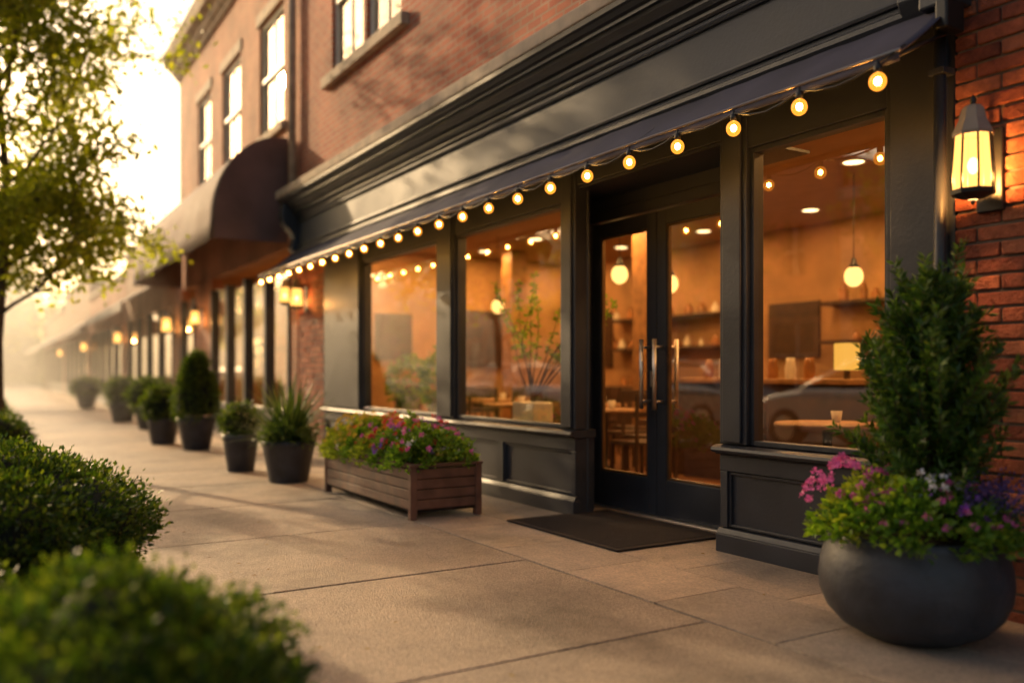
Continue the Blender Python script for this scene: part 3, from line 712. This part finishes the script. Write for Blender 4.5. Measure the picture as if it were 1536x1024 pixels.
C,Nn=moundpts(PX-.02,PY-.2,.50,.22,.14,.1,18,5); flowers('purple_flowers',C,Nn,.018,M['pur'],K)
lp=[];ld=[];fp=[];fd=[]
for i in range(150):
    a=random.uniform(-2.4,-.3); bx,by=PX+.12+random.gauss(0,.07),PY-.16+random.gauss(0,.07)
    d=Vector((math.cos(a)*.55+random.gauss(0,.2),math.sin(a)*.55+random.gauss(0,.2),.8)).normalized(); L=random.uniform(.14,.28); p=Vector((bx,by,.46))
    for j in range(12):
        q=p+d*L*j/11
        for z in range(2):
            (lp if j<7 else fp).append(tuple(q)); (ld if j<7 else fd).append(tuple(d+Vector(rng.normal(size=3))*.5))
leaves('lavender_leaves',lp,ld,.035,.006,M['lavl'],K); leaves('lavender_spikes',fp,fd,.014,.009,M['lav'],K)

B=group('flower_box')
x0,x1,y0,y1=2.74,3.34,5.92,7.82
L=[]
for i in range(4):
    z=.075+i*.077; L+=[(x0,x0+.022,y0+.05,y1-.05,z,z+.071),(x1-.022,x1,y0+.05,y1-.05,z,z+.071),(x0+.05,x1-.05,y0,y0+.022,z,z+.071),(x0+.05,x1-.05,y1-.022,y1,z,z+.071)]
boxes('slats',L,M['boxw'],B,.005)
boxes('corner_post',[(a,a+.055,b,b+.055,.0,.392) for a in(x0-.006,x1-.049) for b in(y0-.006,y1-.049)],M['boxw'],B,.005)
boxes('top_rim',[(x0-.012,x0+.06,y0-.012,y1+.012,.393,.415),(x1-.06,x1+.012,y0-.012,y1+.012,.393,.415),(x0+.061,x1-.061,y0-.012,y0+.05,.393,.415),(x0+.061,x1-.061,y1-.05,y1+.012,.393,.415)],M['boxw'],B,.004)
box('liner',x0+.026,x1-.026,y0+.026,y1-.026,.05,.37,M['soil'],B,0)
for i,(yy,mt) in enumerate(((6.15,'flf'),(6.5,'flf'),(6.85,'ylf'),(7.15,'flf'),(7.45,'ylf'),(7.68,'ylf'))):
    mound(3.03,yy,.43,.34,.29,.19+.03*math.sin(i*2.1),300,9,.038,M[mt],B,.08,i+10)
for i,(yy,mt,n_) in enumerate(((6.1,'pink',18),(6.3,'red',34),(6.45,'pink',30),(6.45,'pur',20),(6.7,'red',34),(6.75,'ora',36),(6.95,'pink',14),(7.1,'yel',50),(7.15,'ora',34),(7.4,'yel',60),(7.6,'whi',20),(7.65,'yel',50),(6.2,'whi',14))):
    C,Nn=moundpts(3.02,yy,.46,.34,.28,.21,n_,i+30); flowers('flowers',C,Nn,.028,M[mt],B)

def taperpot(g,x,y,rt,rb,h):
    lathe('pot',[(.001,0),(rb,0),(rb+.006,.01),(rt*.97,h*.86),(rt,h*.88),(rt+.006,h),(rt-.02,h),(rt-.03,h*.9),(.001,h*.9)],M['pot'],g,(x,y,.001),40)
def blades(g,x,y,z,n,Lr,w,mat,el=(.3,1.45)):
    v=[];f=[]
    for i in range(n):
        a=random.uniform(0,6.2832); e=random.uniform(*el); L=random.uniform(*Lr); d=Vector((math.cos(a)*math.cos(e),math.sin(a)*math.cos(e),math.sin(e))); p=Vector((x+random.gauss(0,.04),y+random.gauss(0,.04),z))
        s=d.cross(Vector((0,0,1))).normalized(); k=len(v)
        for j in range(7):
            t=j/6; ww=w*(1-t**2)*.5+.0008; v.append(tuple(p+s*ww)); v.append(tuple(p-s*ww)); p=p+d*L/6; d=(d+Vector((0,0,-.13))).normalized()
        for j in range(6): q=k+2*j; f.append((q,q+1,q+3,q+2))
    mesh('blades',v,f,mat,g,True)
g=group('spiky_potted_plant'); taperpot(g,2.68,8.75,.27,.19,.42); blades(g,2.68,8.75,.38,420,(.36,.80),.026,M['spik'])
shell((2.68,8.75,.46),(.24,.24,.12),160,8,.05,M['spik'],g,seed=3,zmin=.38,spread=.04)
g=group('potted_shrub'); taperpot(g,2.5,9.95,.20,.14,.42); shell((2.5,9.95,.56),(.20,.20,.18),260,8,.04,M['boxwood'],g,seed=6,spread=.03,core=M['boxcore'])
g=group('cone_topiary'); taperpot(g,2.66,13.1,.27,.18,.46); shell((2.66,13.1,.92),(.30,.30,.50),1100,10,.03,M['boxwood'],g,seed=2,lump=.04,power=.55,spread=.022,core=M['boxcore'])
g=group('potted_shrub'); taperpot(g,2.42,14.4,.24,.17,.42); shell((2.42,14.4,.62),(.31,.31,.28),400,8,.04,M['boxwood'],g,seed=8,spread=.03,core=M['boxcore'])
for x,y,r in((2.85,18.4,.38),(2.75,21.5,.38),(2.8,30,.42)):
    g=group('potted_shrub'); taperpot(g,x,y,.3,.2,.44); shell((x,y,.66),(r,r,.32),420,8,.05,M['boxwood'],g,seed=int(y),spread=.04,core=M['boxcore'])

# ---------------------------------------------------------------- hedges (foreground)
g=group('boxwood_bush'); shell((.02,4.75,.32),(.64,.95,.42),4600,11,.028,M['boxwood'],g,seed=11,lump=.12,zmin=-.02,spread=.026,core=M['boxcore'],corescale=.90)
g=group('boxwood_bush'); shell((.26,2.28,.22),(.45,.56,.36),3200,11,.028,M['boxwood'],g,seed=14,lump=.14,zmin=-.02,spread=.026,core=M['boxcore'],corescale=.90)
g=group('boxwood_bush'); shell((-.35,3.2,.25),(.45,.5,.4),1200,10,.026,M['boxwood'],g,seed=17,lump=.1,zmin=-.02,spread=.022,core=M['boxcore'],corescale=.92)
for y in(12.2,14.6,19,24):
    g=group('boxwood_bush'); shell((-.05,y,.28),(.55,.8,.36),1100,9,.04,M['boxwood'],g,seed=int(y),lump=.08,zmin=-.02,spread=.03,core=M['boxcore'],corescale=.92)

# ---------------------------------------------------------------- trees
def tree(x,y,h,cr,mat,nl=9000,ls=.09,seed=1,trunk=.065,name='street_tree',zb=-.03,t0=.36,nb=15):
    random.seed(seed); g=group(name); paths=[];tips=[]
    H=h
    tp=[(x+.06*math.sin(i*1.1+seed),y+.05*math.cos(i*.9+seed),zb+H*.85*i/9) for i in range(10)]
    paths.append((tp,[trunk*1.5]+lin(trunk*1.1,trunk*.2,9)))
    def br(p,d,L,r,lv):
        pts=[tuple(p)]; nst=5
        for j in range(nst):
            p=p+d*L/nst; d=(d+Vector((random.gauss(0,.16),random.gauss(0,.16),random.gauss(.04,.12)))).normalized(); pts.append(tuple(p))
            if lv>0 and j>0:
                for q in range(2 if lv>1 else 1):
                    dd=(d+Vector((random.gauss(0,.75),random.gauss(0,.75),random.gauss(.1,.5)))).normalized(); br(p,dd,L*random.uniform(.4,.62),r*.5,lv-1)
            if lv<=1: tips.append((p.copy(),d.copy()))
        paths.append((pts,lin(r,r*.3,len(pts))))
    for i in range(nb):
        t=t0+(.98-t0)*i/nb; k=min(int(t*9),8); p=Vector(tp[k]).lerp(Vector(tp[min(k+1,9)]),t*9-k)
        a=i*2.4+seed; e=.35+.6*t
        prof=math.sin(math.pi*min(max((t-t0+.16)/(1.1-t0+.16),0.05),1))**.6
        br(p,Vector((math.cos(a)*math.cos(e),math.sin(a)*math.cos(e),math.sin(e))).normalized(),cr*prof*random.uniform(.7,1.05),trunk*.38,2)
    tubes('trunk_and_limbs',paths,M['bark'],g,6)
    T=np.array([t[0] for t in tips]); k=rng.integers(0,len(T),nl)
    P_=T[k]+rng.normal(size=(nl,3))*cr*.06; D_=rng.normal(size=(nl,3)); D_[:,2]-=.3
    Ls=ls*(.6+.8*rng.random(nl)); leaves('crown_leaves',P_,D_,Ls,Ls*.62,mat,g)
    return g
tree(.22,13.2,8.2,2.1,M['tleaf'],32000,.10,3,.075,t0=.24,nb=24)
tree(-.75,37,7.0,2.0,M['tleaf'],8000,.15,8,.08)
tree(1.2,86,9,3.6,M['tleaf'],5000,.35,12,.12); tree(-2.5,95,11,4,M['tleaf'],5000,.35,13,.12)
random.seed(21)
for i,(x,y,h) in enumerate(((-11.5,13,5.2),(-11.5,20,6.0),(-11.3,29,5.5),(-11.6,41,6.5),(-11.5,3,5.5),(-11.5,54,7))):
    tree(x,y,h,2.1,M['dleaf'],4500,.2,30+i,.09)
g=group('distant_trees')
for i in range(16):
    x=-44+i*4.6+random.uniform(-1,1); y=110+random.uniform(-12,16); r=random.uniform(3.5,6)
    shell((x,y,r*.8),(r,r,r*random.uniform(.9,1.3)),380,9,.75,M['dleaf'],g,seed=i,lump=.25,zmin=0,spread=.5)

# ---------------------------------------------------------------- building B
def shopfront(G,y0,y1,nb,z1=2.75,x=3.93,frame=M['paint'],lit=60,depth=4):
    box('bulkhead',x,x+.15,y0,y1,0,.55,frame,G,.006); w_=(y1-y0)/nb
    for i in range(nb+1):
        yy=y0+w_*i; box('mullion',x-.03,x+.12,max(y0,yy-.07),min(y1,yy+.07),.55,z1,frame,G,.005)
    for i in range(nb):
        a=y0+w_*i+.07;b=y0+w_*(i+1)-.07
        mesh('shop_glass',[(x+.05,a,.55),(x+.05,a,z1),(x+.05,b,z1),(x+.05,b,.55)],[(0,1,2,3)],M['glass'],G)
    boxes('interior',[(x+depth,x+depth+.1,y0,y1,0,z1+.3),(x+.2,x+depth,y0-.1,y0,0,z1+.3),(x+.2,x+depth,y1,y1+.1,0,z1+.3)],M['wallI'],G,0)
    box('interior_floor',x,x+depth,y0,y1,-.1,.0,M['floorI'],G,0); box('interior_ceiling',x+.15,x+depth,y0,y1,z1+.3,z1+.4,M['ceilI'],G,0)
    boxes('display',[(x+1.2,x+1.7,y0+w_*i+.3,y0+w_*(i+1)-.3,0,.9) for i in range(nb)],M['wood'],G,.01)
    area(x+1.6,(y0+y1)/2,z1+.25,lit*2.2,.6,G)
Bd=group('brick_shop_building')
upB=[(13.15,14.5,4.95,6.85),(15.75,17.1,4.95,6.85),(18.1,19.3,4.95,6.85)]
wall_open('upper_wall',3.95,4.2,12.4,21.3,3.0,8.1,upB,M['brickB'],Bd)
for y0,y1,z0,z1 in upB:
    sash(3.94,y0,y1,z0,z1,Bd); box('stone_sill',3.87,4.0,y0-.12,y1+.12,z0-.13,z0-.002,M['stone'],Bd,.01); box('stone_lintel',3.92,4.0,y0-.12,y1+.12,z1+.002,z1+.2,M['stone'],Bd,.01)
extr_y('roof_cornice',[(4.2,7.9),(3.9,7.9),(3.86,7.98),(3.80,8.02),(3.76,8.12),(3.62,8.18),(3.58,8.32),(3.56,8.42),(4.2,8.42)],12.4,21.4,M['stone'],Bd)
box('roof',4.0,12,12.4,21.3,8.0,8.1,M['stone'],Bd,0)
box('end_wall',4.2,12,21.1,21.3,0,8.1,M['brickB'],Bd,0)
box('brick_pier',3.93,4.3,12.42,12.75,0,3.0,M['brickB'],Bd,.004)
box('brick_pier',3.93,4.3,17.9,19.5,0,3.0,M['brickB'],Bd,.004); box('brick_pier',3.93,4.3,21.0,21.3,0,3.0,M['brickB'],Bd,.004)
shopfront(Bd,12.76,17.88,4); shopfront(Bd,19.52,20.98,1,lit=25)
def barrel(name,y0,y1,zb,zt,px,mat,x=3.92,val=.30,n=10):
    G=group(name); pts=[]
    for i in range(n+1):
        t=i/n*math.pi/2; pts.append((x-px*math.sin(t)**.9,zb+val+(zt-zb-val)*math.cos(t)))
    pts.append((x-px-.005,zb))
    v=[];f=[];k=len(pts);seg=24
    for j in range(seg+1):
        y=y0+(y1-y0)*j/seg; v+=[(a-.012*math.sin(j*2.1)*(i/k),y,b) for i,(a,b) in enumerate(pts)]
    for j in range(seg):
        for i in range(k-1): f.append((j*k+i,j*k+i+1,(j+1)*k+i+1,(j+1)*k+i))
    o=mesh('canvas',v,f,mat,G,True); s=o.modifiers.new('s','SOLIDIFY'); s.thickness=.01
    for yy in(y0,y1):
        mesh('end_panel',[(a,yy,b) for a,b in pts]+[(x,yy,zb)],[tuple(range(k+1))],mat,G)
    tubes('frame_hoop',[([(a+.01,y0+(y1-y0)*q/5+.02,b-.015) for a,b in pts],.014) for q in range(5)],M['black'],G,6)
    return G
BA=barrel('barrel_awning',12.85,20.8,3.05,4.62,1.05,M['awnB'])
cu=bpy.data.curves.new('awning_lettering','FONT'); cu.body='CAFE & BAKERY'; cu.size=.27; cu.extrude=.004; cu.materials.append(M['white'])
t=bpy.data.objects.new('awning_lettering',cu); COL.objects.link(t); t.parent=BA
t.rotation_euler=(math.radians(90),0,math.radians(-90)); t.location=(2.83,18.8,3.10)
lantern(3.93,18.7,2.25,1.1,45); lantern(3.93,12.58,2.25,.9,8)

def lowshop(name,y0,y1,h,mat,awn,lit=40,nb=4,zb=2.55,px=1.2):
    G=group(name)
    wall_open('upper_wall',3.95,4.2,y0,y1,2.75,h,[],mat,G); box('coping',3.85,4.3,y0,y1,h+.002,h+.18,M['stone'],G,.02); box('roof',4.2,12,y0,y1,h-.3,h-.2,M['stone'],G,0)
    box('end_wall',4.2,12,y0,y0+.2,0,h,mat,G,0)
    box('pier',3.93,4.25,y0,y0+.6,0,2.75,mat,G,.004); box('pier',3.93,4.25,y1-.6,y1,0,2.75,mat,G,.004)
    shopfront(G,y0+.61,y1-.61,nb,lit=lit)
    a=group('canvas_awning')
    prf=[(3.93,zb+.95),(3.93-px,zb+.18),(3.93-px,zb),(3.945-px,zb),(3.945-px,zb+.16),(3.93,zb+.92)]
    extr_y('canvas',prf,y0+.3,y1-.3,awn,a)
lowshop('corner_shop_building',21.4,30,4.7,M['brickC'],M['awnC'],60)
lowshop('corner_shop_building',30.1,41,4.2,M['brickB'],M['awnB'],60,5,2.45)
lowshop('corner_shop_building',41.1,54,5.2,M['brickC'],M['awn'],70,5,2.45)
lowshop('corner_shop_building',54.1,72,4.6,M['brickB'],M['awnC'],70,6,2.45)
for y in(21.75,30.4,41.2,54.5): lantern(3.93,y,2.25,1.3,50)

# buildings across the street, seen mirrored in the shop windows
def opposite(y0,y1,h,mat):
    G=group('townhouse_building'); ops=[];n=max(1,int((y1-y0)/2.6)); w_=(y1-y0)/n
    for i in range(n):
        c=y0+w_*(i+.5); ops.append((c-.85,c+.85,.6,2.7))
        for z in(4.2,) if h<8.5 else (4.2,6.9): ops.append((c-.5,c+.5,z,z+1.6))
    wall_open('wall',-14.3,-14.0,y0,y1,0,h,ops,mat,G); box('cornice',-14.4,-13.75,y0,y1,h+.002,h+.35,M['stone'],G,.03)
    box('body',-22,-14.6,y0,y1,0,h-.2,M['dwood'],G,0)
    boxes('window_frames',[(-14.18,-14.12,o[0],o[1],(o[2]+o[3])/2-.03,(o[2]+o[3])/2+.03) for o in ops]+[(-14.18,-14.12,(o[0]+o[1])/2-.03,(o[0]+o[1])/2+.03,o[2],o[3]) for o in ops],M['white'],G,0)
    box('shop_sign',-13.98,-13.9,y0+.5,y1-.5,2.9,3.5,M['paint'],G,.01)
for y0,y1,h,mt in((-12,-1,6.5,'brickC'),(-.8,9,7.4,'brick'),(9.2,17,6.2,'stone'),(17.2,27,8.0,'brickB'),(30,38,6.8,'brickC'),(38.2,50,8.2,'brick'),(53,64,7,'stone'),(64.2,80,8,'brickB')): opposite(y0,y1,h,M[mt])

# ---------------------------------------------------------------- parked cars
def car(x,y,paint,flip=1):
    G=group('parked_car')
    prof=[(-2.2,.30),(-2.25,.55),(-2.2,.78),(-1.95,.92),(-1.6,.97),(-.9,1.02),(1.0,1.0),(1.75,.88),(2.1,.75),(2.22,.55),(2.18,.30)]
    n=len(prof); secs=[(-.88,.90),(-.80,1.0),(.80,1.0),(.88,.90)]
    v=[];f=[]
    for sx,k in secs:
        for a,b in prof: v.append((sx,a*(.985 if k<1 else 1),.30+(b-.30)*(k if b>.5 else 1)))
    for s in range(3):
        for i in range(n): i2=(i+1)%n; f.append((s*n+i,s*n+i2,(s+1)*n+i2,(s+1)*n+i))
    f.append(tuple(range(n))[::-1]); f.append(tuple(3*n+i for i in range(n)))
    o=bev(mesh('body',v,f,paint,G),.05,3)
    cab=[(-1.75,.95),(-1.1,1.40),(-.6,1.47),(.2,1.45),(1.15,.97)]
    v=[(sx*(.80 if b<1 else .62),a,b) for sx in(-1,1) for a,b in cab]
    f=[(0,1,2,3,4),(9,8,7,6,5)]+[(i,i+5,i+6,i+1) for i in range(4)]
    bev(mesh('greenhouse_glass',v,f,M['carg'],G),.03,3)
    v=[(sx*.63,a,b+.012) for sx in(-1,1) for a,b in cab[1:4]]; bev(mesh('roof',v,[(0,3,4,1),(1,4,5,2)],paint,G),.01)
    pp=[]
    for sx in(-1,1):
        for i,j in((0,1),(3,4)): pp.append(([(sx*(.80 if cab[i][1]<1 else .62),*cab[i]),(sx*(.80 if cab[j][1]<1 else .62),*cab[j])],.03))
        pp.append(([(sx*.81,-.3,.98),(sx*.63,-.35,1.46)],.03)); pp.append(([(sx*.62,-1.1,1.41),(sx*.62,-.6,1.48),(sx*.62,.2,1.46)],.03))
    tubes('pillars',pp,paint,G,6)
    for sx in(-1,1):
        for wy in(-1.35,1.4):
            def cyl(nm,r,x0,x1,mt,sg=24):
                vv=[(xx,wy+r*math.cos(2*math.pi*i/sg),.33+r*math.sin(2*math.pi*i/sg)) for xx in(x0,x1) for i in range(sg)]
                ff=[(i,(i+1)%sg,sg+(i+1)%sg,sg+i) for i in range(sg)]+[tuple(range(sg))[::-1],tuple(range(sg,2*sg))]
                bev(mesh(nm,vv,ff,mt,G),.02)
            cyl('tyre',.33,sx*.70,sx*.90,M['rub']); cyl('wheel_rim',.21,sx*.72,sx*.912,M['metal'])
        box('tail_lamp',min(sx*.55,sx*.82),max(sx*.55,sx*.82),-2.27,-2.2,.62,.76,M['tail'],G,.01); box('head_lamp',min(sx*.5,sx*.8),max(sx*.5,sx*.8),2.12,2.2,.58,.70,M['cer'],G,.01)
    box('bumper',-.8,.8,-2.30,-2.2,.32,.5,M['black'],G,.02)
    G.location=(x,y,-.143); G.rotation_euler=(0,0,0 if flip>0 else math.pi)
for i,(x,y,c,fl) in enumerate(((-4.4,8.6,'carw',1),(-4.4,14.2,'cars',1),(-4.4,20.2,'carw',1),(-4.4,26.3,'carr',1),(-4.4,33,'carw',1),(-8.3,17.2,'cars',-1),(-8.3,11,'carr',-1),(-8.3,24.5,'carw',-1),(-2.3,44,'cars',1),(-2.3,52,'carw',1))): car(x,y,M[c],fl)

# ---------------------------------------------------------------- golden haze low in the air down the street
hz=bpy.data.materials.new('evening_haze'); hz.use_nodes=True; nt=hz.node_tree; nt.nodes.remove(nt.nodes['Principled BSDF'])
vs=N(nt,'ShaderNodeVolumeScatter'); vs.inputs['Color'].default_value=(1,.98,.93,1); vs.inputs['Density'].default_value=.0085; vs.inputs['Anisotropy'].default_value=.70
nt.links.new(vs.outputs[0],nt.nodes['Material Output'].inputs['Volume'])
mesh('sky_haze',boxv(-9,3.8,17,120,-.5,10),BF,hz)
